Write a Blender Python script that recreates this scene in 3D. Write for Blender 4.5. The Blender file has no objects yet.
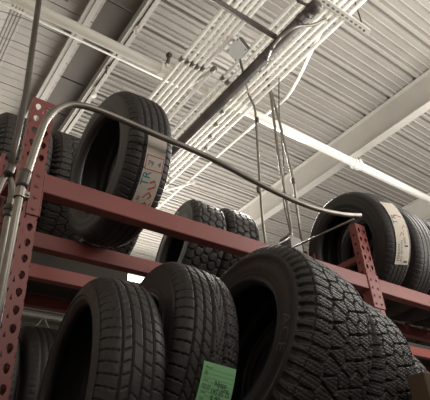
import bpy, bmesh, math, random
import numpy as np
from mathutils import Vector, Matrix, Euler

random.seed(7)
rng = np.random.default_rng(7)
scene = bpy.context.scene
COL = scene.collection
PI = math.pi

# ------------------------------------------------------------------ camera
FPX, CX, CY = 497.6, 214.6, 211.2
PITCH, ROLL, YAW = [math.radians(a) for a in (31.8, -3.5, 37.66)]
CAM = Vector((0, 0, 1.55))
_f = Vector((math.sin(YAW) * math.cos(PITCH), math.cos(YAW) * math.cos(PITCH), math.sin(PITCH)))
_r = Vector((math.cos(YAW), -math.sin(YAW), 0))
_u = _r.cross(_f)
_r2 = _r * math.cos(ROLL) + _u * math.sin(ROLL)
_u2 = -_r * math.sin(ROLL) + _u * math.cos(ROLL)

def ray(x, y): return _f + _r2 * ((x - CX) / FPX) - _u2 * ((y - CY) / FPX)
def Py(x, y, Y): d = ray(x, y); return CAM + d * (Y / d.y)           # point on the upright plane y = Y
def Pz(x, y, Z): d = ray(x, y); return CAM + d * ((Z - CAM.z) / d.z)  # point on the level plane z = Z

cd = bpy.data.cameras.new('camera')
cam = bpy.data.objects.new('camera', cd); COL.objects.link(cam)
M = Matrix((( _r2.x, _u2.x, -_f.x), (_r2.y, _u2.y, -_f.y), (_r2.z, _u2.z, -_f.z)))
cam.matrix_world = Matrix.Translation(CAM) @ M.to_4x4()
cd.sensor_fit = 'HORIZONTAL'; cd.sensor_width = 36
cd.lens = 36 * FPX / 430
cd.shift_x = -(CX - 215) / 430; cd.shift_y = (CY - 200) / 430
cd.clip_start = .02
scene.camera = cam

# --------------------------------------------------------------- materials
def mat(name, col, rough=.6, metal=0., spec=.5, noise=None, bump=None, emit=None, nscale=8.):
    m = bpy.data.materials.new(name); m.use_nodes = True
    nt = m.node_tree; b = nt.nodes['Principled BSDF']
    b.inputs['Base Color'].default_value = (*col, 1); b.inputs['Roughness'].default_value = rough
    b.inputs['Metallic'].default_value = metal; b.inputs['Specular IOR Level'].default_value = spec
    tc = nt.nodes.new('ShaderNodeTexCoord')
    if noise:
        n = nt.nodes.new('ShaderNodeTexNoise'); n.inputs['Scale'].default_value = nscale; n.inputs['Detail'].default_value = 6
        nt.links.new(tc.outputs['Object'], n.inputs['Vector'])
        r = nt.nodes.new('ShaderNodeValToRGB')
        r.color_ramp.elements[0].position = .3; r.color_ramp.elements[1].position = .72
        r.color_ramp.elements[0].color = (*noise, 1); r.color_ramp.elements[1].color = (*col, 1)
        nt.links.new(n.outputs['Fac'], r.inputs['Fac']); nt.links.new(r.outputs['Color'], b.inputs['Base Color'])
    if bump:
        n2 = nt.nodes.new('ShaderNodeTexNoise'); n2.inputs['Scale'].default_value = bump[0]; n2.inputs['Detail'].default_value = 4
        nt.links.new(tc.outputs['Object'], n2.inputs['Vector'])
        bp = nt.nodes.new('ShaderNodeBump'); bp.inputs['Strength'].default_value = bump[1]; bp.inputs['Distance'].default_value = .01
        nt.links.new(n2.outputs['Fac'], bp.inputs['Height']); nt.links.new(bp.outputs['Normal'], b.inputs['Normal'])
    if emit:
        b.inputs['Emission Color'].default_value = (*emit[0], 1); b.inputs['Emission Strength'].default_value = emit[1]
    return m

RUB = mat('tyre_rubber', (.027, .0225, .0215), .48, 0, .45, (.020, .0168, .016), (60, .12), nscale=5)
RUBT = mat('tread_rubber', (.025, .0208, .0198), .52, 0, .38, (.018, .015, .0143), (90, .15), nscale=9)
RUBD = mat('dusty_tread_rubber', (.042, .036, .033), .52, 0, .38, (.027, .023, .0215), (90, .2), nscale=12)
LETW = mat('raised_white_lettering', (.50, .47, .42), .6, 0, .4)
LETB = mat('raised_black_lettering', (.075, .070, .065), .42, 0, .5)
RED = mat('red_rack_enamel', (.225, .060, .050), .48, 0, .4, (.185, .050, .042), (25, .08), nscale=6)
CEIL = mat('painted_roof_deck', (.36, .338, .308), .48, 0, .5, (.32, .30, .273), nscale=3)
PANEL = mat('painted_liner_panel', (.34, .312, .275), .45, 0, .5, (.295, .27, .238), nscale=2.5)
DARKP = mat('brown_roof_slot_panel', (.145, .122, .102), .6, 0, .4, (.115, .097, .08), nscale=4)
GIRD = mat('girder_paint', (.36, .335, .295), .45, 0, .5, (.32, .298, .262), nscale=4)
WHITE = mat('painted_steel_white', (.48, .455, .415), .45, 0, .5, (.43, .41, .37), nscale=4)
COND = mat('painted_conduit', (.86, .835, .77), .36, 0, .5)
GALV = mat('galvanised_steel', (.25, .228, .195), .40, .8, .5, (.18, .163, .138), nscale=14)
GALVD = mat('aged_dark_conduit', (.10, .088, .075), .42, .5, .5, (.07, .06, .05), nscale=14)
BLACKP = mat('black_pipe_enamel', (.07, .053, .045), .42, 0, .5, (.03, .024, .021), nscale=6)
GREYB = mat('grey_box_paint', (.10, .095, .085), .5, .2, .5)
PLATE = mat('pale_grey_cover_plate', (.78, .80, .79), .5, 0, .5, (.70, .72, .71), nscale=6)
PAPER = mat('label_paper', (.74, .68, .59), .65, 0, .3)
INK = mat('black_print', (.03, .03, .035), .7)
REDI = mat('red_print', (.38, .05, .045), .7)
TEAL = mat('teal_print', (.02, .16, .16), .7)
BLUE = mat('blue_print', (.05, .055, .22), .7)
GREEN = mat('green_card', (.42, .80, .43), .7, 0, .3, (.38, .74, .39), nscale=10)
DWOOD = mat('shade_darkened_timber', (.035, .026, .02), .7, 0, .3, (.025, .019, .015), nscale=9)  # plank colour darkened to stand in for shade between the rear beams
WOOD = mat('bare_timber', (.24, .16, .09), .7, 0, .3, (.17, .11, .06), nscale=9)
FLOORM = mat('concrete_floor', (.22, .205, .185), .6, 0, .4, (.17, .16, .145), nscale=1.2)
WALLM = mat('painted_wall', (.55, .51, .45), .7, 0, .3, (.5, .465, .41), nscale=2)
PLAS = mat('crumpled_plastic_film', (.62, .60, .56), .22, 0, .5)
TUBE = mat('lit_fluorescent_tube', (1, 1, 1), .5, emit=((1, .97, .88), 9))
BRASS = mat('bronze_sprinkler', (.10, .07, .05), .4, .8)
BROWNC = mat('brown_carton', (.10, .065, .042), .7, 0, .3)

# ------------------------------------------------------------- mesh helpers
def link(name, me, m=None, parent=None, smooth=False):
    o = bpy.data.objects.new(name, me); COL.objects.link(o)
    if m is not None and not me.materials: me.materials.append(m)
    if parent is not None: o.parent = parent
    if smooth: me.shade_smooth()
    return o
def from_bm(name, bm, m, parent=None, smooth=False):
    me = bpy.data.meshes.new(name); bmesh.ops.recalc_face_normals(bm, faces=bm.faces[:]); bm.to_mesh(me); bm.free()
    return link(name, me, m, parent, smooth)
def tag(o, label=None, cat=None, group=None, kind=None):
    if label: o['label'] = label
    if cat: o['category'] = cat
    if group: o['group'] = group
    if kind: o['kind'] = kind
    return o
def empty(name, loc, label, cat, group=None, rot=None):
    o = bpy.data.objects.new(name, None); COL.objects.link(o); o.location = loc; o.empty_display_size = .05
    if rot: o.rotation_euler = rot
    return tag(o, label, cat, group)
def box(bm, a, b, bev=0.):
    r = bmesh.ops.create_cube(bm, size=1)
    for v in r['verts']:
        v.co = Vector([a[i] + (v.co[i] + .5) * (b[i] - a[i]) for i in range(3)])
    if bev:
        es = list({e for v in r['verts'] for e in v.link_edges})
        bmesh.ops.bevel(bm, geom=es, offset=bev, segments=2, affect='EDGES', profile=.5)
def fillet(pts, rad, n=6):
    pts = [Vector(p) for p in pts]; out = [pts[0]]
    for i in range(1, len(pts) - 1):
        a, b, c = pts[i - 1], pts[i], pts[i + 1]
        r = min(rad, (a - b).length * .45, (c - b).length * .45)
        p, q = b + (a - b).normalized() * r, b + (c - b).normalized() * r
        for k in range(n + 1):
            t = k / n; out.append(p * (1 - t) ** 2 + b * 2 * t * (1 - t) + q * t * t)
    out.append(pts[-1]); return out
def tube(bm, pts, r, seg=10, cap=True):
    pts = [Vector(p) for p in pts]; rings = []
    rs = r if isinstance(r, (list, tuple)) else [r] * len(pts)
    nrm = None
    for i, p in enumerate(pts):
        t = (pts[min(i + 1, len(pts) - 1)] - pts[max(i - 1, 0)]).normalized()
        if nrm is None:
            nrm = t.orthogonal().normalized()
        nrm = (nrm - t * nrm.dot(t)).normalized(); b = t.cross(nrm)
        rings.append([bm.verts.new(p + (nrm * math.cos(2 * PI * k / seg) + b * math.sin(2 * PI * k / seg)) * rs[i]) for k in range(seg)])
    for a, b in zip(rings, rings[1:]):
        for k in range(seg): bm.faces.new((a[k], a[(k + 1) % seg], b[(k + 1) % seg], b[k]))
    if cap: bm.faces.new(rings[0][::-1]); bm.faces.new(rings[-1])
def tube_obj(name, pts, r, m, parent=None, rad=0., seg=10):
    bm = bmesh.new(); tube(bm, fillet(pts, rad) if rad else pts, r, seg); return from_bm(name, bm, m, parent, True)
def box_obj(name, a, b, m, parent=None, bev=0.):
    bm = bmesh.new(); box(bm, a, b, bev); return from_bm(name, bm, m, parent)
_txt = {}
def text_mesh(s):
    """outline letters as (verts Nx2, faces), one unit high, starting at x = 0"""
    if s in _txt: return _txt[s]
    cu = bpy.data.curves.new('t', 'FONT'); cu.body = s; cu.size = 1.4; cu.resolution_u = 2
    ob = bpy.data.objects.new('t', cu); COL.objects.link(ob)
    me = bpy.data.meshes.new_from_object(ob.evaluated_get(bpy.context.evaluated_depsgraph_get()))
    v = [(w.co.x, w.co.y) for w in me.vertices]; f = [tuple(p.vertices) for p in me.polygons]
    bpy.data.objects.remove(ob); bpy.data.curves.remove(cu); bpy.data.meshes.remove(me)
    _txt[s] = (v, f); return _txt[s]

# ------------------------------------------------------------------- tyres
def interp(P, n):
    P = np.array(P, float); d = np.r_[0, np.cumsum(np.hypot(*np.diff(P, axis=0).T))]
    s = np.linspace(0, d[-1], n); return np.stack([np.interp(s, d, P[:, k]) for k in (0, 1)], 1)
def smoothc(P, it=2):
    P = np.array(P, float)
    for _ in range(it):
        Q = [P[0]]
        for a, b in zip(P, P[1:]): Q += [a * .75 + b * .25, a * .25 + b * .75]
        Q.append(P[-1]); P = np.array(Q)
    return P
def tread_curve(R, hw, shoulder, square):
    s = shoulder; crown = .006
    pts = [(-hw - .010, R - s), (-hw - .004, R - s * .55), (-hw + square, R - crown - .004)]
    xs = np.linspace(-hw + .028, hw - .028, 9)
    pts += [(x, R - crown * (x / hw) ** 2) for x in xs]
    pts += [(hw - square, R - crown - .004), (hw + .004, R - s * .55), (hw + .010, R - s)]
    return pts
def groove_street(th, u):
    g = np.zeros_like(u)
    for c in (-.52, -.18, .18, .52): g = np.maximum(g, (np.abs(u - c) < .050) * 1.)
    n = 72
    a = (th / (2 * PI) * n)
    sh = np.abs(u) > .60
    f = np.abs(((a + .5 * u) % 1) - .5)
    g = np.maximum(g, (sh & (f > .44)) * .55)
    rib = (np.abs(u) > .24) & (np.abs(u) < .46)
    f2 = np.abs(((a + 1.4 * np.abs(u)) % 1) - .5)
    g = np.maximum(g, (rib & (f2 > .43)) * .4)
    mid = np.abs(u) < .13
    f3 = np.abs(((a * .5 + .9 * u) % 1) - .5)
    g = np.maximum(g, (mid & (f3 > .46)) * .35)
    return g
def groove_allseason(th, u):
    g = np.zeros_like(u)
    for c in (-.60, -.30, .0, .42): g = np.maximum(g, (np.abs(u - c) < .042) * 1.)
    n = 64; a = th / (2 * PI) * n
    f = np.abs(((a + .4 * u) % 1) - .5)
    g = np.maximum(g, ((u < -.64) & (f > .44)) * .6)
    g = np.maximum(g, ((u > .46) & (f > .44)) * .5)
    zz = np.abs(((a * .5 + 1.6 * np.abs(((u - .2) * 5) % 2 - 1)) % 1) - .5)
    g = np.maximum(g, ((u > .04) & (u < .95) & (zz > .44)) * .85)
    z2 = np.abs(((a + 3 * u) % 1) - .5)
    g = np.maximum(g, ((u < -.04) & (u > -.56) & (z2 > .44)) * .4)
    return g
def make_groove_at(R, hw, cols, n, w, sipe=True, rim=None):
    pitch = 2 * PI * R / n
    seeds = []
    for ci, c in enumerate(cols):
        for k in range(-2, n + 2):
            j = .05 * math.sin(k * 2.4 + ci * 1.7)
            seeds.append((c * hw + .05 * hw * (1 if k % 2 else -1) * (abs(c) < .6), (k + .5 * (ci % 2) + j) * pitch))
    S = np.array(seeds)
    def g(th, u):
        x = u * hw; y = th * R
        out = np.zeros(x.shape)
        flat = np.stack([x.ravel(), y.ravel()], 1); res = np.zeros(len(flat))
        for i in range(0, len(flat), 4000):
            q = flat[i:i + 4000]
            lo, hi = q[:, 1].min() - 3 * pitch, q[:, 1].max() + 3 * pitch
            T = S[(S[:, 1] > lo) & (S[:, 1] < hi)]
            d = np.sqrt((q[:, None, 0] - T[None, :, 0]) ** 2 + ((q[:, None, 1] - T[None, :, 1]) * .92) ** 2)
            ds = np.partition(d, 1, axis=1); e = (ds[:, 1] - ds[:, 0]) / 2
            r = np.clip((w - e) / (w * .32), 0, 1)
            if sipe:
                idx = d.argmin(1)
                dx = q[:, 0] - T[idx, 0]; dy = q[:, 1] - T[idx, 1]
                sp = (np.abs(((dy + .10 * dx + .002 * np.sin(dx * 500)) / .0125) % 1 - .5) > .40) & (e > w * 1.3)
                r = np.maximum(r, sp * .28)
            if rim: r = np.maximum(r, (np.abs(q[:, 0] / hw - rim) < .022) * .8)
            res[i:i + 4000] = r
        return res.reshape(x.shape)
    return g
def revolve(name, prof, nth, closed=False, disp=None, rough_n=None):
    """profile (x, r) swept round the local x axis; angle 0 faces -y, rising to +z"""
    prof = np.asarray(prof); n = len(prof)
    th = np.linspace(0, 2 * PI, nth, endpoint=False)
    X = np.repeat(prof[None, :, 0], nth, 0); Rr = np.repeat(prof[None, :, 1], nth, 0)
    if disp is not None:
        D, nx, nr = disp(th); X = X - D * nx; Rr = Rr - D * nr
    V = np.stack([X, -Rr * np.cos(th)[:, None], Rr * np.sin(th)[:, None]], -1).reshape(-1, 3)
    i = np.arange(nth)[:, None]; m = n if closed else n - 1; j = np.arange(m)[None, :]
    i2 = (i + 1) % nth; j2 = (j + 1) % n
    F = np.stack([i * n + j, i * n + j2, i2 * n + j2, i2 * n + j], -1).reshape(-1, 4)
    me = bpy.data.meshes.new(name)
    me.vertices.add(len(V)); me.vertices.foreach_set('co', V.ravel())
    me.loops.add(F.size); me.loops.foreach_set('vertex_index', F.ravel().astype(np.int32))
    me.polygons.add(len(F)); me.polygons.foreach_set('loop_start', np.arange(0, F.size, 4, dtype=np.int32))
    me.update(calc_edges=True); me.validate()
    return me
class TyreKind:
    def __init__(s, R, hw, W, rb, groove, depth, shoulder=.045, square=.012, nth=540, nx=72, rubt=None, ribs=True):
        s.R, s.hw, s.W, s.rb, s.shoulder = R, hw, W, rb, shoulder
        C = interp(smoothc(tread_curve(R, hw, shoulder, square), 2), nx)
        t = np.gradient(C, axis=0); t /= np.hypot(t[:, 0], t[:, 1])[:, None]
        nx_, nr_ = -t[:, 1], t[:, 0]
        u = C[:, 0] / hw
        def disp(th):
            T, U = np.meshgrid(th, u, indexing='ij')
            g = groove(T, np.clip(U, -1.08, 1.08)) * depth
            edge = np.minimum(np.arange(nx), np.arange(nx)[::-1]); g = g * np.clip(edge / 3., 0, 1)[None, :]
            return g, nx_[None, :], nr_[None, :]
        s.tread = revolve('tread', C, nth, disp=disp)
        s.tread.materials.append(rubt or RUBT)
        # carcass: outer wall left -> bead -> inside -> bead right -> outer wall right
        h = W / 2; r0 = R - shoulder; rm = rb + (r0 - rb) * .52; bw = h * .82
        L = [(-hw - .009, r0 + .008), (-hw - .012, r0 - .006), (-h + .004, r0 - (r0 - rm) * .45), (-h, rm), (-h + .002, rb + .035),
             (-h + .004, rb + .026), (-h + .001, rb + .018), (-bw - .004, rb + .004), (-bw + .004, rb)]
        s.wall = [(p[0], p[1]) for p in L]
        inner = [(-bw + .024, rb + .002), (-bw + .020, rb + .02), (-h + .016, rm), (-hw + .004, R - .04), (-hw * .7, R - .022), (0, R - .02)]
        half = L + inner
        full = half + [(-x, r) for x, r in half[::-1][1:]]
        P = smoothc(full, 2)
        if ribs:
            for k in range(len(P)):
                x, r = P[k]
                if abs(x) > hw - .005 and rb + .03 < r < r0:
                    P[k, 0] += math.copysign(.0011 * math.sin((r - rb) * 420), x)
        s.side = revolve('sidewall', P, 120); s.side.materials.append(RUB); s.side.shade_smooth()
    def wallx(s, r):
        w = smoothc(s.wall, 2); o = np.argsort(w[:, 1]); return float(np.interp(r, w[o, 1], w[o, 0]))
TK = {}
def tyre(kind, label, cen=None, yaw=0., tilt=0., group=None, spin=0., centre=None, name='car_tyre'):
    """cen: centre of the left shoulder circle"""
    k = TK[kind]
    rot = Euler((0, -tilt, yaw), 'XYZ'); Rm = rot.to_matrix()
    c = Vector(centre) if centre is not None else Vector(cen) + Rm @ Vector((k.hw * .98, 0, 0))
    root = empty(name, c - Rm @ Vector((0, 0, k.R)), label, 'tyre', group, rot)
    for nm, me in (('tread', k.tread), ('sidewall', k.side)):
        o = link(nm, me, None, root); o.location = (0, 0, k.R); o.rotation_euler = (-spin, 0, 0)
    root['_'] = 0; del root['_']
    return dict(root=root, k=k, c=c, R=Rm)
def tread_hit(t, px, py):
    """where a picture ray meets the tread cylinder: (angle up from the front, x across)"""
    Ri = t['R'].transposed(); o = Ri @ (CAM - t['c']); d = Ri @ ray(px, py)
    a = d.y ** 2 + d.z ** 2; b = o.y * d.y + o.z * d.z; c = o.y ** 2 + o.z ** 2 - t['k'].R ** 2
    q = (-b - math.sqrt(max(b * b - a * c, 0))) / a; p = o + d * q
    return math.atan2(p.z, -p.y), p.x
def tread_patch(t, name, m, ph, xs, parent, lift=.004, nseg=16, shear=0., thick=True):
    """paper wrapped on the tread between angles ph and across xs"""
    k = t['k']; r = k.R + lift; bm = bmesh.new(); rows = []
    for i in range(nseg + 1):
        a = ph[0] + (ph[1] - ph[0]) * i / nseg
        rows.append([bm.verts.new((x + shear * i / nseg, -rr * math.cos(a), rr * math.sin(a) + k.R)) for x, rr in
                     ((xs[0], r), (xs[1], r))])
    for a, b in zip(rows, rows[1:]): bm.faces.new((a[0], a[1], b[1], b[0]))
    if thick: bmesh.ops.solidify(bm, geom=bm.faces[:], thickness=.0006)
    return from_bm(name, bm, m, parent)
def tread_print(t, name, m, fn, shapes, parent, lift=.0052):
    """shapes: list of (verts2d, faces) in label coords; fn maps (a, b) to (angle, x)"""
    k = t['k']; r = k.R + lift; V = []; F = []
    for v, f in shapes:
        o = len(V)
        for a, b in v:
            ph, x = fn(a, b); V.append((x, -r * math.cos(ph), r * math.sin(ph) + k.R))
        F += [tuple(i + o for i in g) for g in f]
    me = bpy.data.meshes.new(name); me.from_pydata(V, [], F)
    return link(name, me, m, parent)
def rect(a0, b0, a1, b1): return ([(a0, b0), (a1, b0), (a1, b1), (a0, b1)], [(0, 1, 2, 3)])
def stroke(pts, w):
    out = []
    for (a, b), (c, d) in zip(pts, pts[1:]):
        L = math.hypot(c - a, d - b) or 1; nx, ny = -(d - b) / L * w / 2, (c - a) / L * w / 2
        out.append(([(a + nx, b + ny), (c + nx, d + ny), (c - nx, d - ny), (a - nx, b - ny)], [(0, 1, 2, 3)]))
    return out
def words(s, a, b, h, rot=0., sx=1.):
    v, f = text_mesh(s); c, n = math.cos(rot), math.sin(rot)
    return ([(a + (x * sx * c - y * n) * h, b + (x * sx * n + y * c) * h) for x, y in v], f)
def wall_letters(t, s, r_mid, h, ang, m=None, sx=1., flip=False, name='lettering'):
    """raised letters curving round the left sidewall, centred at angle ang (up from the front)"""
    k = t['k']; v, f = text_mesh(s); w = max(x for x, y in v); V = []
    for x, y in v:
        r = r_mid + (y - .5) * h * (-1 if flip else 1)
        a = ang + ((w / 2 - x) if flip else (x - w / 2)) * h * sx / r_mid * -1
        # seen from the -x side, text running clockwise from the back over the top to the front
        V.append((k.wallx(r) - .0022, -r * math.cos(a), r * math.sin(a) + k.R))
    me = bpy.data.meshes.new(name); me.from_pydata(V, [], f)
    o = link(name, me, m or LETB, t['root'])
    return o

TK['street'] = TyreKind(.358, .094, .222, .232, groove_street, .011, nth=900, nx=100)
TK['street_b'] = TyreKind(.360, .095, .225, .225, groove_street, .0035, nth=720)
TK['low'] = TyreKind(.357, .080,   .195, .262, groove_street, .010, nth=900, nx=100)
TK['touring'] = TyreKind(.357, .096, .225, .215, groove_allseason, .014, nth=900, nx=110)
TK['all_terrain'] = TyreKind(.418, .145, .305, .240, make_groove_at(.418, .145, (-.62, -.14, .20, .54, .90), 62, .0035, rim=-.86), .015, .062, .018, 1200, 130, RUBD)
TK['all_terrain_narrow'] = TyreKind(.418, .115, .245, .240, make_groove_at(.418, .115, (-.88, -.40, 0, .42, .90), 60, .0035), .015, .062, .018, 1200, 110, RUBD)
TK['all_terrain_small'] = TyreKind(.400, .122, .262, .225, make_groove_at(.400, .122, (-.88, -.45, 0, .45, .88), 38, .0065, False), .018, .05, .016, 700, 80, RUBD)
TK['van'] = TyreKind(.375, .105, .24, .225, groove_street, .007, nth=360, nx=48)

# --------------------------------------------------------------- the tyres
BT = 2.642                                    # top of the upper beams
t1 = tyre('street', 'street tyre with a long paper label on its tread, behind the bent guard rail', (.685, 1.738, 2.953), .015, .06, spin=.02)
t4 = tyre('street_b', 'street tyre with a curved paper label, right of the perforated right-hand red upright', (2.345, 1.725, 2.957), -.122, .134, spin=.3)
for i, x in enumerate((2.86, 3.10, 3.34, 3.58)):  # added tyres, put in to shade the space under the right-hand beam
    tyre('street_b', 'added street tyre shading the space below the right-hand beam, %s past the labelled one' % ('second', 'third', 'fourth', 'fifth')[i], (x, 1.735, 2.957), -.06, .05, 'added shading tyres on the upper shelf', spin=.2 * i)
t5 = tyre('street_b', 'plain unlabelled street tyre at the right edge of the upper shelf', (2.62, 1.735, 2.957), -.09, .10, spin=.5)
tA = tyre('low', 'low-profile street tyre with a wide open centre, nearest the left upright', (.537, 1.450, 1.872), -.109, -.058)
tB = tyre('touring', 'all-season tyre with a green price card on its tread, lower shelf', (.751, 1.450, 1.988), -.110, -.158)
tC = tyre('all_terrain', 'largest all-terrain tyre, blocky tread and open sidewall, in front of the beam', (1.100, 1.380, 2.080), -.012, -.262)
n = tC['R'] @ Vector((1, 0, 0))
cC = Vector((1.100, 1.380, 2.080))
tD = tyre('all_terrain_narrow', 'all-terrain tyre directly right of the largest tyre, showing only its tread', cC + n * .318 + Vector((0, .035, -.025)), -.012, -.262, spin=.08)
tE = tyre('all_terrain_narrow', 'all-terrain tyre almost cut off by the right edge, last of the lower row', cC + n * .572 + Vector((0, .12, -.06)), -.012, -.262, spin=.15)
RY = 2.775
t2 = tyre('all_terrain_small', 'blocky all-terrain tyre with white sidewall letters on the rear rack', (1.735, RY, 3.27), -.142, -.16, spin=.1)
t3 = tyre('all_terrain_small', 'blocky all-terrain tyre on the rear rack beside the hanging drop conduits', (2.015, RY - .03, 3.27), -.142, -.16, spin=.2)
t7 = tyre('all_terrain', 'all-terrain tyre on the rear rack at the left edge, behind the left upright', (.352, 2.70, 3.347), -.01, 0., spin=.4)
t6 = tyre('all_terrain', 'all-terrain tyre on the rear rack between the left upright and labelled street tyre', (.667, 2.70, 3.347), -.01, 0., spin=.3)
t6b = tyre('all_terrain', 'added all-terrain tyre hidden behind the labelled street tyre, keeping the rear gap dark', (.982, 2.70, 3.347), -.01, 0., spin=.5)  # added tyre, blocks the bright roof so the gap stays dark
for i, x in enumerate((3.84, 4.12, 4.40, 4.68)):  # added tyres, cover the bright roof behind so this space reads dark
    tyre('van', 'added tyre keeping the rear rack dark under the right-hand beam, %s from the left' % ('first', 'second', 'third', 'fourth')[i], (x, RY, 3.22), 0, 0., 'added dark filler tyres on the rear rack', spin=.3 * i)
t8 = tyre('van', 'tyre low on the rear rack between the left upright and the low-profile tyre', (.72, RY, 2.135), -.02, 0)
t9 = tyre('van', 'tyre low on the rear rack, showing a sliver beside the left upright', (.46, RY, 2.135), -.02, 0)

# --- lettering and labels on the tyres
wall_letters(t1, 'QUALITY', .305, .030, math.radians(98))
wall_letters(tA, 'LUXURY', .312, .032, math.radians(62))
wall_letters(tC, 'ACE', .312, .040, math.radians(-9), sx=1.3)
wall_letters(t2, 'TERRAIN', .318, .05, math.radians(108), LETW)
def fn_patch(ph, xs, shear=0.):
    return lambda a, b: (ph[0] + (ph[1] - ph[0]) * a, xs[0] + (xs[1] - xs[0]) * b + shear * a)
# long label on the first street tyre: a runs from the bottom up, b from left to right
ph0, xa = tread_hit(t1, 133, 207); ph1, xb = tread_hit(t1, 144, 133); _, xc = tread_hit(t1, 164, 141); _, xd = tread_hit(t1, 151, 211)
ph0 -= .10
X0, X1 = (xa + xb) / 2, (xc + xd) / 2
lab = tread_patch(t1, 'paper_label', PAPER, (ph0, ph1), (X0, X1), t1['root']); tag(lab, 'white paper label with red frame and teal letters')
fm = fn_patch((ph0, ph1), (X0, X1))
LW = (X1 - X0); LH = (ph1 - ph0) * t1['k'].R; q = LW / LH
def along2(s, a, b, h, sx=1.):
    v, f = text_mesh(s); return ([(a + x * sx * h * q, b - y * h) for x, y in v], f)
def across(s, a, b, h, sx=1.):
    v, f = text_mesh(s); return ([(a + y * h * q, b + x * sx * h) for x, y in v], f)
sh = stroke([(.585, .06), (.585, .96)], .010) + stroke([(.75, .06), (.75, .96)], .010)
sh += stroke([(.585, .08), (.75, .08)], .035) + stroke([(.585, .95), (.75, .95)], .035)
red = [sh] + [stroke([(.36, .52), (.41, .85), (.47, .75), (.44, .52)], .022), stroke([(.25, .42), (.33, .62), (.29, .80), (.25, .66)], .022), stroke([(.13, .38), (.20, .62), (.14, .82), (.22, .92)], .022)]
for w_ in red: tread_print(t1, 'red_print', REDI, fm, w_, lab)
tread_print(t1, 'blue_edge', BLUE, fm, [rect(.02, 0, .60, .055)], lab)
tread_print(t1, 'teal_letters', TEAL, fm, [along2('TR', .39, .44, .40)], lab)
for w_ in (along2('ALL AS', .10, .27, .15), along2('TIRE', .08, .46, .14), across('79', .63, .14, .24), across('4', .64, .68, .24)): tread_print(t1, 'printed_word', INK, fm, [w_], lab)
# curved label on the right-hand street tyre
ph0, xa = tread_hit(t4, 394, 264); ph1, xb = tread_hit(t4, 381, 204); _, xc = tread_hit(t4, 392, 204); _, xd = tread_hit(t4, 407, 264)
X0, X1 = (xa + xb) / 2, (xc + xd) / 2
lab4 = tread_patch(t4, 'paper_label', PAPER, (ph0, ph1 + .05), (X0, X1), t4['root']); tag(lab4, 'white paper label curving over the tread')
fm = fn_patch((ph0, ph1 + .05), (X0, X1)); LW = (X1 - X0); LH = (ph1 + .05 - ph0) * t4['k'].R; q = LW / LH
for w_ in (stroke([(.70, .2), (.74, .5), (.71, .85)], .02), stroke([(.52, .62), (.58, .8), (.54, .9)], .016), stroke([(.40, .3), (.46, .5), (.42, .62), (.50, .7)], .016)): tread_print(t4, 'red_print', REDI, fm, w_, lab4)
tread_print(t4, 'teal_letters', TEAL, fm, [along2('TR', .58, .40, .36)], lab4)
for w_ in (along2('TERRAIN', .04, .26, .16), along2('ALL SEASON', .04, .46, .14), along2('SIZE', .30, .70, .14), rect(.03, .62, .28, .90)): tread_print(t4, 'printed_word', INK, fm, [w_], lab4)
# green card on the all-season tyre
ph0, xa = tread_hit(tB, 196, 400); ph1, xb = tread_hit(tB, 204.5, 361); _, xc = tread_hit(tB, 236.5, 369.5)
ph0 -= .10
W_ = xc - xb; sl = xb - xa
card = tread_patch(tB, 'price_card', GREEN, (ph0, ph1), (xa - .004, xa - .004 + W_), tB['root'], .006, 10, shear=sl); tag(card, 'green price card with black handwriting')
fm = fn_patch((ph0, ph1), (xa - .004, xa - .004 + W_), sl); q = W_ / ((ph1 - ph0) * tB['k'].R)
sh = []
for i, a in enumerate((.88, .80, .72, .64, .55, .47, .39, .31, .22)):
    sh += stroke([(a - .005, .07 if i % 3 else .2), (a - .02, .95)], .004)
for a, w in ((.895, .22), (.815, .14), (.77, .14), (.655, .2), (.565, .26), (.51, .24), (.43, .2), (.33, .18)):
    sh += [across('Model', a - .008, .07, .055, w * 5)] if w > .2 else [across('Size', a - .008, .07, .055, w * 6)]
sh += [across('Nitro', .60, .42, .13, .9), across('1 Tire', .52, .52, .13, .8), across('195 65 15', .44, .34, .13, .8), across('$ 80', .33, .38, .13, .9)]
tread_print(tB, 'handwriting', INK, fm, sh, card, .0075)

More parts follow.
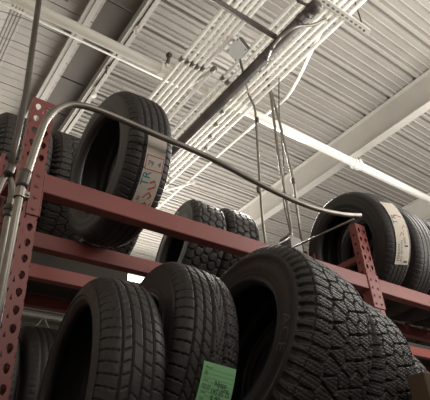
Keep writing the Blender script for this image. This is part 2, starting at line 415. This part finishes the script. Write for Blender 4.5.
# -------------------------------------------------------------------- racks
def hole_face(bm, origin, ux, uz, w, h, cols, pitch, hole, z0=.03):
    """sheet w x h in the plane (ux, uz) punched with a column of holes at each x in cols"""
    ux, uz, origin = Vector(ux), Vector(uz), Vector(origin)
    P = lambda a, b: bm.verts.new(origin + ux * a + uz * b)
    edges = [0] + [(a + b) / 2 for a, b in zip(cols, cols[1:])] + [w]
    rows = int((h - z0) / pitch)
    for ci, c in enumerate(cols):
        x0, x1 = edges[ci], edges[ci + 1]
        bm.faces.new((P(x0, 0), P(x1, 0), P(x1, z0), P(x0, z0)))
        for k in range(rows):
            b0 = z0 + k * pitch; b1 = b0 + pitch; mz = (b0 + b1) / 2
            nn = len(hole); outer = []
            for hx, hz in hole:
                a = math.atan2(hz, hx); dx, dz = math.cos(a), math.sin(a)
                tx = ((x1 - c) if dx > 0 else (c - x0)) / max(abs(dx), 1e-6); tz = (pitch / 2) / max(abs(dz), 1e-6)
                s = min(tx, tz); outer.append((c + dx * s, mz + dz * s))
            ov = [P(*p) for p in outer]; iv = [P(c + hx, mz + hz) for hx, hz in hole]
            for i in range(nn):
                j = (i + 1) % nn
                bm.faces.new((ov[i], ov[j], iv[j], iv[i]))
            # the four cell corners
            for cx_, cz_ in ((x0, b0), (x1, b0), (x1, b1), (x0, b1)):
                i = min(range(nn), key=lambda q_: (outer[q_][0] - cx_) ** 2 + (outer[q_][1] - cz_) ** 2)
                bestp = sorted(range(nn), key=lambda q_: (outer[q_][0] - cx_) ** 2 + (outer[q_][1] - cz_) ** 2)[:2]
                i, j = sorted(bestp)
                if (outer[i][0] - outer[j][0]) ** 2 > 1e-10 and (outer[i][1] - outer[j][1]) ** 2 > 1e-10:
                    try: bm.faces.new((ov[i], P(cx_, cz_), ov[j]))
                    except ValueError: pass
        bt = z0 + rows * pitch
        if h - bt > 1e-4: bm.faces.new((P(x0, bt), P(x1, bt), P(x1, h), P(x0, h)))
TEAR = [(.0105 * math.cos(a) * (1. if math.sin(a) > 0 else .62 + .38 * (1 + math.sin(a))), .014 * math.sin(a) if math.sin(a) > 0 else .017 * math.sin(a)) for a in [2 * PI * (i + .5) / 14 for i in range(14)]]
ROUND = [(.0065 * math.cos(a), .0065 * math.sin(a)) for a in [2 * PI * (i + .5) / 12 for i in range(12)]]
def post(x, y, w, d, h, face, parent):
    """open channel upright: punched face towards face (-1 front, +1 rear), two sides with small round holes, return lips"""
    bm = bmesh.new(); pitch = .058
    yf = y if face < 0 else y + d; yb = y + d if face < 0 else y
    hole_face(bm, (x, yf, 0), (1, 0, 0), (0, 0, 1), w, h, (w * .27, w * .76), pitch, TEAR, z0=(h - .012) % pitch)
    s = 1 if face < 0 else -1
    for xx in (x, x + w):
        hole_face(bm, (xx, yf, 0), (0, s, 0), (0, 0, 1), d, h, (d * .55,), pitch, ROUND, z0=(h + .016) % pitch)
    box(bm, (x, min(yb, yb - s * .002), 0), (x + .014, max(yb, yb - s * .002), h)); box(bm, (x + w - .014, min(yb, yb - s * .002), 0), (x + w, max(yb, yb - s * .002), h))
    bmesh.ops.remove_doubles(bm, verts=bm.verts[:], dist=1e-5)
    o = from_bm('post', bm, RED, parent)
    bm = bmesh.new(); box(bm, (x - .02, y - .02, 0), (x + w + .02, y + d + .02, .006), .002); from_bm('foot_plate', bm, RED, o)
    return o
def beam(x0, x1, yf, face, zt, parent, ends=(1, 1), h=.080):
    """step beam: box with a ledge, and an end bracket hooked on each upright"""
    s = 1 if face < 0 else -1; ys = lambda a: yf + s * a
    bm = bmesh.new(); prof = [(0, 0), (.003, -.003), (0, 0)]
    P = [(.002, zt), (.030, zt), (.030, zt - .022), (.050, zt - .022), (.050, zt - h), (.002, zt - h), (0, zt - h + .003), (0, zt - .003)]
    a = [bm.verts.new((x0, ys(p), z)) for p, z in P]; b = [bm.verts.new((x1, ys(p), z)) for p, z in P]
    for i in range(len(P)): j = (i + 1) % len(P); bm.faces.new((a[i], a[j], b[j], b[i]))
    bm.faces.new(a); bm.faces.new(b[::-1])
    o = from_bm('beam', bm, RED, parent)
    for e, (x, sg) in zip(ends, ((x0, -1), (x1, 1))):
        if not e: continue
        bm = bmesh.new()
        xa, xb = sorted((x, x + sg * .043)); y0, y1 = sorted((ys(-.006), ys(-.0015)))
        box(bm, (xa, y0, zt - .185), (xb, y1, zt + .012), .0015)
        xa, xb = sorted((x, x - sg * .005)); y0, y1 = sorted((ys(-.006), ys(.05)))
        box(bm, (xa, y0, zt - .185), (xb, y1, zt + .012), .0015)
        br = from_bm('bracket', bm, RED, o)
        for k in range(4):
            bm = bmesh.new(); cz = zt - .022 - k * .046; cx_ = x + sg * .020
            tube(bm, [(cx_, ys(-.0055), cz), (cx_, ys(-.0095), cz)], .0075, 10)
            if k < 3 or True: tube(bm, [(cx_, ys(-.009), cz), (cx_, ys(-.011), cz)], .004, 8)
            bmv = bm; me = bpy.data.meshes.new('rivet'); bmesh.ops.recalc_face_normals(bm, faces=bm.faces[:]); bm.to_mesh(me); bm.free()
            bm = bmesh.new(); bm.from_mesh(br.data); bm.from_mesh(me); bm.to_mesh(br.data); bm.free(); bpy.data.meshes.remove(me)
    return o
def rack(name, label, xs, yf, yr, zt, htop, w, d, levels, loc):
    root = empty(name, loc, label, 'rack')
    inv = Vector(loc)
    for x in xs:
        post(x, yf, w, d, htop, -1, root); post(x, yr - d, w, d, htop, 1, root)
        for z in (htop - .215, 1.35, .55):
            bm = bmesh.new(); box(bm, (x + .026, yf + d - .006, z), (x + .058, yr - d + .006, z + .034), .002); from_bm('brace', bm, RED, root)
        bm = bmesh.new()
        tube(bm, [(x + .042, yf + d - .01, 1.40), (x + .042, yr - d + .01, 2.10)], .014, 4); from_bm('brace', bm, RED, root)
    for a, b in zip(xs, xs[1:]):
        for z in levels:
            beam(a + w, b, yf, -1, z, root); beam(a + w, b, yr, 1, z, root)
    for ch in root.children: ch.location = -inv
    return root
rack('storage_rack', 'red perforated steel tyre rack in front, bolted uprights and two beam levels', (.312, 2.180, 4.048), 1.500, 1.955, BT, 2.975, .085, .050, (BT,), (2.2, 1.72, 0))
rack('storage_rack', 'red tyre rack standing behind the front one, mostly in shadow', (-.10, 1.78, 3.66, 5.54), 2.55, 3.0, 2.80, 2.86, .085, .075, (2.80, 1.79), (2.0, 2.775, 0))
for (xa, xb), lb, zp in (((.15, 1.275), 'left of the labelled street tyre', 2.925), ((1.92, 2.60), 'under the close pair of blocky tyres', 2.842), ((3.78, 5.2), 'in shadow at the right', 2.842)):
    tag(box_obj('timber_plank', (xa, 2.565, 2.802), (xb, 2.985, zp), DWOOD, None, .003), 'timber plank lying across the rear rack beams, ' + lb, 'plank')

# low display stand carrying the front row (below the picture's edge)
st = empty('display_stand', (1.4, 1.42, 0), 'low timber display stand carrying the front row of tyres', 'stand')
def sp(nm, a, b):
    o = box_obj(nm, a, b, WOOD, st, .004); o.location = (-1.4, -1.42, 0)
sp('deck', (.42, 1.10, 1.455), (1.495, 1.49, 1.50)); sp('deck', (1.50, .86, 1.355), (2.6, 1.49, 1.40))
for lx, h_ in ((.46, 1.455), (1.43, 1.455), (2.52, 1.355)):
    for ly in (1.14, 1.40): sp('leg', (lx, ly, 0), (lx + .06, ly + .06, h_))
for a_, b_, l_ in (((.70, 1.33, 1.501), (.90, 1.475, 1.598), 'tyre with the green card'), ((1.02, 1.25, 1.501), (1.24, 1.45, 1.592), 'largest all-terrain tyre')):
    tag(box_obj('timber_block', a_, b_, WOOD, None, .004), 'timber block on the display stand under the ' + l_, 'block')

# ------------------------------------------------------- guard rail conduit
def couple(parent, p, d, r, l, m, name='coupling'):
    p, d = Vector(p), Vector(d).normalized()
    bm = bmesh.new(); tube(bm, [p - d * l / 2, p - d * l * .3, p + d * l * .3, p + d * l / 2], [r * .93, r, r, r * .93], 12); return from_bm(name, bm, m, parent, True)
gy = 1.335
G = [Vector((.288, gy, 0.02)), Vector((.291, gy, 2.44)), Vector((.300, gy, 2.50)), Vector((.318, gy, 2.66)), Vector((.335, gy, 2.75)), Vector((.375, gy, 2.82)), Vector((.43, gy, 2.858)), Vector((.53, gy, 2.875)),
     Vector((.78, gy, 2.868)), Vector((1.03, gy, 2.860)), Vector((1.36, gy, 2.818)), Vector((1.61, gy, 2.808)), Vector((1.83, gy, 2.837)), Vector((2.005, gy + .002, 2.884))]
def catmull(P, n=6):
    out = []
    for i in range(len(P) - 1):
        a, b, c, d = P[max(i - 1, 0)], P[i], P[i + 1], P[min(i + 2, len(P) - 1)]
        for k in range(n):
            t = k / n
            out.append(.5 * ((2 * b) + (c - a) * t + (2 * a - 5 * b + 4 * c - d) * t * t + (3 * b - a - 3 * c + d) * t ** 3))
    out.append(P[-1]); return out
gr = empty('guard_rail', (.288, gy, 0), 'bent galvanised conduit guard rail rising along the left upright and running across the upper tyres', 'guard rail')
off = -gr.location
def gchild(o): o.location = off; return o
GP = [G[0]] + catmull(G[1:], 6)
gchild(tube_obj('rail', GP, .0125, GALV, gr, seg=12))
gchild(couple(gr, (.294, gy, 2.475), (.09, 0, 1), .0185, .06, GALVD))
bm = bmesh.new(); tube(bm, [(.2905, gy, 2.405), (.2908, gy, 2.435)], .0175, 12); box(bm, (.292, gy - .008, 2.408), (.318, gy + .012, 2.432), .002)
tube(bm, [(.312, gy - .014, 2.42), (.312, gy + .16, 2.42)], .005, 8)
gchild(from_bm('clamp', bm, GALV, gr, False))
tube_o = tube_obj('guard_tube', [(2.165, 1.49, 2.99), (2.165, 1.96, 3.03), (2.165, 2.1, 3.04)], .0065, GALV); tag(tube_o, 'thin metal tube running back from the top of the right upright', 'tube')

# far-left conduits
p = empty('ceiling_conduit', Py(12, 176, 1.40), 'dark bare conduit hanging down past the left upright from the roof', 'conduit')
o = -p.location
a = [Py(43, -25, 1.40), Py(39, 0, 1.40), Py(26, 94, 1.40), Py(17.5, 135, 1.40), Py(9, 172, 1.40)]
c = tube_obj('pipe', [Vector((a[0].x + .02, 1.40, 5.46))] + a, .0115, GALVD, p); c.location = o
c = couple(p, Py(9.5, 170, 1.40), (.12, 0, 1), .016, .035, GALVD); c.location = o
lp = empty('wall_conduit', Py(-2, 330, 1.42), 'looped pale conduit at the lower left edge beside the guard rail', 'conduit'); o = -lp.location
pts = catmull([Py(-6, 200, 1.42), Py(-1, 189, 1.42), Py(4, 179, 1.42), Py(9, 178, 1.42), Py(12, 186, 1.42), Py(10.5, 202, 1.42), Py(5, 232, 1.42), Py(-3, 285, 1.42), Py(-16, 380, 1.42)], 6)
pts.append(Vector((pts[-1].x - .01, 1.42, .1)))
c = tube_obj('pipe', pts, .0105, GALV, lp); c.location = o
for q_ in ((9, 208), (7.8, 214)):
    c = couple(lp, Py(*q_, 1.42), (.1, 0, 1), .0155, .02, GALVD); c.location = o

# crumpled film on the rear rack
bm = bmesh.new(); bmesh.ops.create_icosphere(bm, subdivisions=4, radius=.06)
for v in bm.verts:
    d = v.co.normalized(); v.co *= 1 + .35 * math.sin(7 * d.x + 3 * d.z) * math.sin(9 * d.y + 2) + rng.normal(0, .07); v.co.z *= .45; v.co.x *= 1.15
fp = Pz(31, 299, 2.915); film = from_bm('plastic_film', bm, PLAS); film.location = (fp.x, 3.085, 2.918)
tag(film, 'crumpled clear plastic film on the rear rack beam by the left upright', 'film')

# ------------------------------------------------------------------ setting
def struct(o): o['kind'] = 'structure'; return o
ZC = 5.5
def deck(name, prof_fn, y0, y1, period, xs, zf, m):
    """profiled sheet: ribs run along x, section along y repeats every period"""
    sec = []
    k0 = int(math.floor(y0 / period)); k1 = int(math.ceil(y1 / period))
    for k in range(k0, k1):
        for a, b in prof_fn: sec.append((k * period + a * period, b))
    V = []; F = []
    for x in xs:
        for y, h in sec: V.append((x, y, zf(x) + h))
    n_ = len(sec)
    for i in range(len(xs) - 1):
        for j in range(n_ - 1): F.append((i * n_ + j, i * n_ + j + 1, (i + 1) * n_ + j + 1, (i + 1) * n_ + j))
    me = bpy.data.meshes.new(name); me.from_pydata(V, [], F); return struct(link(name, me, m))
RIB = [(0, 0), (.02, .027), (.085, .027), (.11, 0)] + [q_ for c_ in (.24, .48, .72) for q_ in ((c_, 0), (c_ + .012, -.018), (c_ + .032, -.018), (c_ + .044, 0))] + [(.86, 0), (.88, -.012), (.96, -.012), (.98, 0)]
deck('ceiling', RIB, -2, 15, .34, [1.34, 12], lambda x: ZC, CEIL)
PAN = [(0, 0), (.008, .012), (.025, .012), (.033, 0), (.30, 0), (.32, -.003), (.36, -.003), (.38, 0), (.62, 0), (.64, -.003), (.68, -.003), (.70, 0)]
def sag(x):
    b = .56; z = ZC
    if x < b:
        t = min((b - x) / .8, .95); z = ZC - .8 * (1 - math.sqrt(1 - t * t)) * .9
        for c_ in (.435, .405, .375, .345): z -= .010 * math.exp(-((x - c_) / .006) ** 2)
    return z
deck('ceiling', PAN, -2, 15, .295, sorted(set([-.86] + [round(-.8 + .05 * i, 3) for i in range(22)] + [round(.32 + .003 * i, 4) for i in range(48)] + [.6, .9, 1.0])), sag, PANEL)
bm = bmesh.new(); 
for k in range(-4, 30): box(bm, (.95, k * .55, 5.62), (1.36, k * .55 + .535, 5.64), .004)
box(bm, (.94, -2, 5.48), (.96, 15, 5.8)); box(bm, (1.335, -2, 5.48), (1.355, 15, 5.8))
struct(from_bm('trim_1', bm, DARKP))
bm = bmesh.new(); box(bm, (.845, -2, 5.335), (.935, 15, 5.36), .004); box(bm, (.886, -2, 5.322), (.894, 15, 5.336)); box(bm, (.875, -2, 5.36), (.905, 15, 5.5)); struct(from_bm('trim_2', bm, GIRD))
bm = bmesh.new()
for x0, x1, z0 in ((1.275, 1.293, 5.40), (1.305, 1.318, 5.43), (1.33, 1.372, 5.42)): box(bm, (x0, -2, z0), (x1, 15, 5.5), .003)
struct(from_bm('trim_3', bm, WHITE))
def ibeam(nm, x, z0, z1, fw):
    bm = bmesh.new(); box(bm, (x - .008, -2, z0), (x + .008, 15, z1)); box(bm, (x - fw, -2, z0 - .016), (x + fw, 15, z0), .003); box(bm, (x - fw, -2, z1 - .016), (x + fw, 15, z1), .003)
    return struct(from_bm(nm, bm, WHITE))
ibeam('trim_4', 4.22, 5.13, 5.49, .055)
ibeam('trim_5', 6.35, 5.13, 5.49, .055)
# bar joist far behind
bm = bmesh.new(); yj = 10.2
box(bm, (-.8, yj - .04, 5.35), (8, yj + .04, 5.42)); box(bm, (-.8, yj - .04, 4.75), (8, yj + .04, 4.82))
for i in range(12): tube(bm, [(-.7 + i * .7, yj, 4.8), (-.35 + i * .7, yj, 5.38), (0 + i * .7, yj, 4.8)], .022, 6)
struct(from_bm('trim_6', bm, WHITE))
struct(box_obj('floor', (-1, -6, -.1), (12, 15, 0), FLOORM))
struct(box_obj('wall_back', (-1, 15, 0), (12, 15.1, 6), WALLM))
struct(box_obj('wall_left', (-.95, -2, 0), (-.87, 15, 5.6), WALLM))

# ------------------------------------------------------ pipes under the roof
main = empty('sprinkler_pipe', (0, 0, 0), 'thick white sprinkler main crossing under the whole roof from upper left to right', 'pipe')
zm, ym = 5.0, 2.70
main.location = (3.0, ym, zm); o = -main.location
c = tube_obj('pipe', [(.1, ym, zm), (9, ym, zm)], .046, COND, main, seg=20); c.location = o
for px_ in ((165, 70), (355, 165)):
    xx = Pz(*px_, zm).x
    bm = bmesh.new()
    for a_, b_, r_ in ((-.055, -.035, .060), (-.035, .035, .054), (.035, .055, .060)): tube(bm, [(xx + a_, ym, zm), (xx + b_, ym, zm)], r_, 18)
    box(bm, (xx - .02, ym - .075, zm - .02), (xx + .02, ym - .05, zm + .02), .004); box(bm, (xx - .02, ym + .05, zm - .02), (xx + .02, ym + .075, zm + .02), .004)
    c = from_bm('coupling', bm, COND, main); c.location = o
xx = Pz(166, 66, zm).x + .02
bm = bmesh.new(); tube(bm, [(xx, ym - .03, zm + .03), (xx, ym - .07, zm + .10), (xx, ym - .075, zm + .12)], [.018, .016, .016], 10)
bmesh.ops.create_uvsphere(bm, u_segments=12, v_segments=8, radius=.030, matrix=Matrix.Translation((xx, ym - .075, zm + .13)))
c = from_bm('sprinkler_head', bm, BRASS, main); c.location = o
yt = Pz(75, 38, 5.29).y
tp = tube_obj('branch_pipe', [(-.6, yt, 5.29), (.6, yt, 5.29), (2.0, yt, 5.29)], .010, COND); tag(tp, 'thin pale pipe running beside the thick white sprinkler main at upper left', 'pipe')

zb = 4.72
bx = Pz(203, 120, zb).x; 
bp = empty('black_pipe', (bx, 3, zb), 'thick black pipe running diagonally through the white conduits under the roof', 'pipe'); o = -bp.location
ye = Pz(311, 8, zb).y
c = tube_obj('pipe', [(bx, ye, zb), (bx, 11, zb)], .047, BLACKP, bp, seg=20); c.location = o
bm = bmesh.new(); tube(bm, [(bx, ye + .05, zb), (bx, ye - .01, zb), (bx, ye - .05, zb), (bx, ye - .065, zb)], [.050, .050, .046, .03], 18); tube(bm, [(bx, ye + .10, zb), (bx, ye + .125, zb)], .052, 18)
tube(bm, [(bx - .02, ye - .01, zb), (bx - .12, ye + .02, zb + .02), (bx - .15, ye + .03, zb + .14)], .012, 10)
c = from_bm('end_cap', bm, BLACKP, bp, True); c.location = o
for px_ in ((273, 47), (268, 53)):
    yy = Pz(*px_, zb).y; c = couple(bp, (bx, yy, zb), (0, 1, 0), .0500, .012, GREYB, 'band'); c.location = o
q1 = Pz(273, 37, zb)
tag(tube_obj('branch_pipe', [(-.6, q1.y, zb + .02), (bx - .052, q1.y, zb + .02)], .022, BLACKP), 'thin black branch pipe meeting the thick black pipe at the top', 'pipe')

def conduit(x, y0, y1, z, label, r=.0155, cps=(), m=COND, group=None):
    e = empty('roof_conduit', (x, y0, z), label, 'conduit', group)
    tube_obj('pipe', [(0, 0, 0), (0, y1 - y0, 0)], r, m, e)
    for y in cps: couple(e, (0, y - y0, 0), (0, 1, 0), r * 1.45, .05, GALV)
    return e
ORD = ['first', 'second', 'third', 'fourth', 'fifth', 'sixth', 'seventh', 'eighth', 'ninth', 'tenth']
zc = 4.88
for i, (px_, py_, lo) in enumerate([(182, 59, .6), (188, 62, .6), (193, 64.5, .6), (198, 67, .6), (203.5, 68.5, .6), (212, 71, None), (223, 78, .6), (228, 82, .6), (233, 85, .6)]):
    P = Pz(px_, py_, zc)
    cps = [P.y] if i != 5 else [P.y - .02]
    conduit(P.x, P.y if lo is None else lo, 7.0, zc, 'white roof conduit, %s from the left on the left side of the thick black pipe' % ORD[i], .0165, cps, group='roof conduits left of the black pipe')
for i, (px_, py_) in enumerate([(273, 46), (277.5, 49.5), (282, 53), (286.5, 56.5), (291, 60), (296, 64)]):
    P = Pz(px_, py_, zc - .03)
    conduit(P.x, .55, 7.5, zc - .03, 'white roof conduit, %s from the left on the right side of the thick black pipe' % ORD[i], .0165, [P.y + .5 + .17 * i, P.y + 1.6 + .1 * i], group='roof conduits right of the black pipe')
tag(tube_obj('bent_conduit', fillet([Pz(326, 22, zc + .08), Pz(312, 50, 5.02), Pz(300, 76, 5.10), Pz(288, 97, 5.12), Pz(270, 111, 5.12), Pz(160, 206, 5.12), Pz(150, 215, 5.12)], .12), .0145, COND), 'single white conduit bending away from the bundle to the lower left', 'conduit')
tag(tube_obj('bent_conduit', [Pz(214, 69, zc + .03), Pz(190, 85, zc + .045), Pz(168, 99, zc + .055)], .015, COND), 'short slanting white conduit crossing the left conduit group', 'conduit')
tag(tube_obj('bent_conduit', [Pz(196, 182, 5.07), Pz(166, 190, 5.07)], .015, COND), 'short level white conduit low beside the labelled street tyre', 'conduit')
# strut channel with slots
sc = empty('strut_channel', (2.4, 1.33, 4.80), 'slotted grey strut channel at the top carrying the conduits', 'strut'); o = -sc.location
a, b = Pz(317, -1, 4.80), Pz(370, 33, 4.80); yy = (a.y + b.y) / 2; x1 = b.x; x0 = 1.2
bm = bmesh.new(); pitch = .052
slot = [(.0075 * math.cos(2 * PI * (i + .5) / 12), .0165 * math.copysign(abs(math.sin(2 * PI * (i + .5) / 12)) ** .6, math.sin(2 * PI * (i + .5) / 12))) for i in range(12)]
hole_face(bm, (x1, yy - .024, 4.80), (0, 1, 0), (-1, 0, 0), .048, x1 - x0, (.024,), pitch, slot, .03)
box(bm, (x0, yy - .024, 4.836), (x1, yy + .024, 4.838))  # closing plate added so the slots read dark
for y_ in (yy - .024, yy + .022): box(bm, (x0, y_, 4.80), (x1, y_ + .002, 4.838))
c = from_bm('channel', bm, WHITE, sc); c.location = o
bm = bmesh.new(); P_ = Pz(367, 28, 4.8); tube(bm, [(P_.x, yy, 4.79), (P_.x - .0, yy, 5.5)], .006, 8); c = from_bm('hanger_rod', bm, GALVD, sc); c.location = o
# pale cover plate
pb = Pz(237, 50, 4.78)
jb = empty('junction_box', (pb.x, pb.y, 4.78), 'pale grey square junction box among the conduits under the roof', 'box', rot=(0, .75, 0))
box_obj('housing', (-.06, -.075, 0), (.06, .075, .06), GREYB, jb, .004); box_obj('cover_plate', (-.062, -.077, -.006), (.062, .077, .0), PLATE, jb, .002)
bm = bmesh.new()
for sx_ in (-1, 1):
    for sy_ in (-1, 1): bmesh.ops.create_uvsphere(bm, u_segments=8, v_segments=6, radius=.006, matrix=Matrix.Translation((sx_ * .05, sy_ * .064, -.006)))
from_bm('screw', bm, GALVD, jb); 
# drops from the bundle to the rack
def drop(label, pts, r, m, name='drop_conduit', cps=()):
    e = empty(name, pts[-1], label, 'conduit'); o = -e.location
    c = tube_obj('pipe', fillet(pts, .10), r, m, e); c.location = o
    for p_ in cps:
        c = couple(e, p_, (0.0, 0, 1), r * 1.55, .05, GALVD); c.location = o
    return e
Y = 2.30
V = lambda px_, py_, y=Y: Py(px_, py_, y)
def vert(px_, py_, z0, z1, y=Y):  # plumb run through a picture point
    p_ = Py(px_, py_, y); return [Vector((p_.x, y, z0)), Vector((p_.x, y, z1))]
x_ = V(258, 160).x
drop('thin drop conduit left of the pair, coming down from the pale junction box', [Vector((pb.x + .06, pb.y + .05, 4.82)), V(249, 96, 2.36), V(255, 107, 2.32), V(262, 216), Vector((V(262, 216).x + .01, Y, 2.9))], .0105, GALV, cps=[V(257, 120), V(258.5, 190)])
drop('thicker drop conduit bending out of the bundle below the black pipe', [V(256, 68, 2.45), V(266, 77, 2.36), V(270, 90), V(279, 160), V(289, 215), Vector((V(289, 215).x, Y, 3.2))], .0125, GALV)
drop('looping drop conduit arching up from the bundle beside the black pipe', catmull([Pz(326, 19, 4.78), Pz(312, 25, 4.70), Pz(296, 27, 4.63), Pz(280, 38, 4.58), Pz(270, 53, 4.50), V(266, 70, 2.26), V(269, 84, 2.26), V(279, 120, 2.26), V(286, 150, 2.26), V(293.5, 180, 2.26)], 4) + [Vector((V(295, 205, 2.26).x, 2.26, 3.2))], .0115, GALV, cps=[V(293.2, 181, 2.26)])
drop('thin dark cable hanging right of the drop conduits', [Pz(279, 78, zc - .05), V(279, 112, 2.34), V(284, 165, 2.34), V(283, 200, 2.34), V(290, 232, 2.34)], .006, GALVD, 'hanging_cable')
a, b = V(284, 236, 2.2), V(300, 258, 2.2)
jb2 = empty('junction_box', ((a.x + b.x) / 2, 2.2, 3.02), 'dark grey box at the foot of the drop conduits behind the front rack', 'box')
w_ = (b.x - a.x) / 2
box_obj('housing', (-w_, -.04, 0), (w_, .06, a.z - 3.02), GREYB, jb2, .012); box_obj('lid', (-w_ * .88, -.048, .02), (w_ * .88, -.04, a.z - 3.04), GREYB, jb2, .004)
bm = bmesh.new(); tube(bm, [(0, 0, a.z - 3.03), (0, 0, a.z - 2.985)], .02, 10); from_bm('conduit_fitting', bm, GALVD, jb2)
drop('short black cable looping off the dark grey box', catmull([V(290, 238, 2.13), V(284, 242, 2.13), V(275, 248, 2.15), V(268, 262, 2.12), V(266, 275, 2.12)], 5), .0075, BLACKP, 'hanging_cable')
# little things by the slot
P = Pz(94, 92, 5.36)
sk = empty('roof_sprinkler', (P.x, P.y, 5.42), 'small white fitting hanging from the roof by the bright rail above the labelled tyre', 'fitting')
bm = bmesh.new(); tube(bm, [(0, 0, 0), (0, 0, -.07), (0, 0, -.08), (0, 0, -.12), (0, 0, -.125)], [.014, .014, .03, .03, .018], 12); from_bm('body', bm, COND, sk, True)
bm = bmesh.new(); tube(bm, [(0, 0, .0), (0, 0, .08)], .008, 8); from_bm('stem', bm, COND, sk)
for P, lb in ((Pz(136, 37, 5.3), 'white pipe hanger under the bright rail above the thick main'), (Pz(106, 75, 5.3), 'small dark hanger under the bright rail near the labelled tyre')):
    e = empty('pipe_hanger', (P.x, P.y, 5.42), lb, 'hanger')
    bm = bmesh.new(); box(bm, (-.02, -.03, -.02), (.02, .03, .0), .003); tube(bm, [(0, 0, -.02), (0, 0, -.10)], .007, 8); from_bm('bracket', bm, WHITE if 'white' in lb else GALVD, e)
P = Pz(63, -2, 5.3)
box_o = box_obj('roof_box', (P.x - .09, P.y - .16, 5.30), (P.x + .05, P.y + .02, 5.49), BLACKP, None, .006); tag(box_o, 'dark box fixed to the roof at the top left edge', 'box')
# brown carton corner at the lower right edge
P = Py(423.5, 371, .88)
tag(box_obj('carton', (P.x, .88, 1.401), (P.x + .20, .945, P.z), BROWNC, None, .004), 'brown carton corner at the lower right edge beside the last tyre', 'box')

# ------------------------------------------------------------------- lights
def fixture(x, y, z, length, label, rotz=0.):
    e = empty('fluorescent_fixture', (x, y, z), label, 'light', None, (0, 0, rotz))
    box_obj('housing', (-length / 2, -.09, .02), (length / 2, .09, .09), WHITE, e, .006)
    for s in (-.045, .045):
        bm = bmesh.new(); tube(bm, [(-length / 2 + .03, s, 0), (length / 2 - .03, s, 0)], .022, 10); from_bm('tube', bm, TUBE, e, True)
    bm = bmesh.new(); tube(bm, [(-length / 3, 0, .09), (-length / 3, 0, ZC - z)], .006, 6); tube(bm, [(length / 3, 0, .09), (length / 3, 0, ZC - z)], .006, 6); from_bm('hanger_rod', bm, GALVD, e)
    return e
P = Pz(130, 278, 5.0)
fixture(P.x, P.y, 5.0, 1.6, 'lit fluorescent fixture glimpsed through the rack between the tyres')
def area(name, loc, target, size, power, col=(1, .95, .86), sy=None):
    l = bpy.data.lights.new(name, 'AREA'); l.energy = power; l.size = size; l.color = col
    if sy: l.shape = 'RECTANGLE'; l.size_y = sy
    ob = bpy.data.objects.new(name, l); COL.objects.link(ob); ob.location = loc
    ob.rotation_euler = (Vector(target) - Vector(loc)).to_track_quat('-Z', 'Y').to_euler(); return ob
LC = (1, .955, .89)
area('fill_uplight_rear', (2.6, 6.0, 3.6), (2.3, 4.6, 5.5), 3.0, 200, LC)  # added unseen uplight, brightens the roof and conduits from behind the racks
area('fill_uplight_right', (4.4, -.6, 3.5), (4.1, 1.0, 5.5), 3.0, 205, LC)  # added unseen uplight, brightens the right part of the roof
area('shop_lamp_high', (5.0, .6, 4.9), (1.9, 1.3, 2.4), 1.2, 88, LC)
area('fill_uplight_aisle', (.9, -2.6, 4.0), (1.3, 1.0, 5.4), 2.2, 75, LC)  # added unseen fill behind the camera, aimed up at the roof
area('shop_lamp_back_row', (3.2, 3.2, 4.7), (1.3, 1.1, 2.4), .7, 85, LC)
w = bpy.data.worlds.new('world'); scene.world = w; w.use_nodes = True
w.node_tree.nodes['Background'].inputs['Color'].default_value = (1, .93, .84, 1); w.node_tree.nodes['Background'].inputs['Strength'].default_value = .15

scene.view_settings.view_transform = 'Standard'; scene.view_settings.look = 'None'
scene.view_settings.exposure = 0; scene.view_settings.gamma = 1; scene.view_settings.use_curve_mapping = False
bpy.context.view_layer.update()
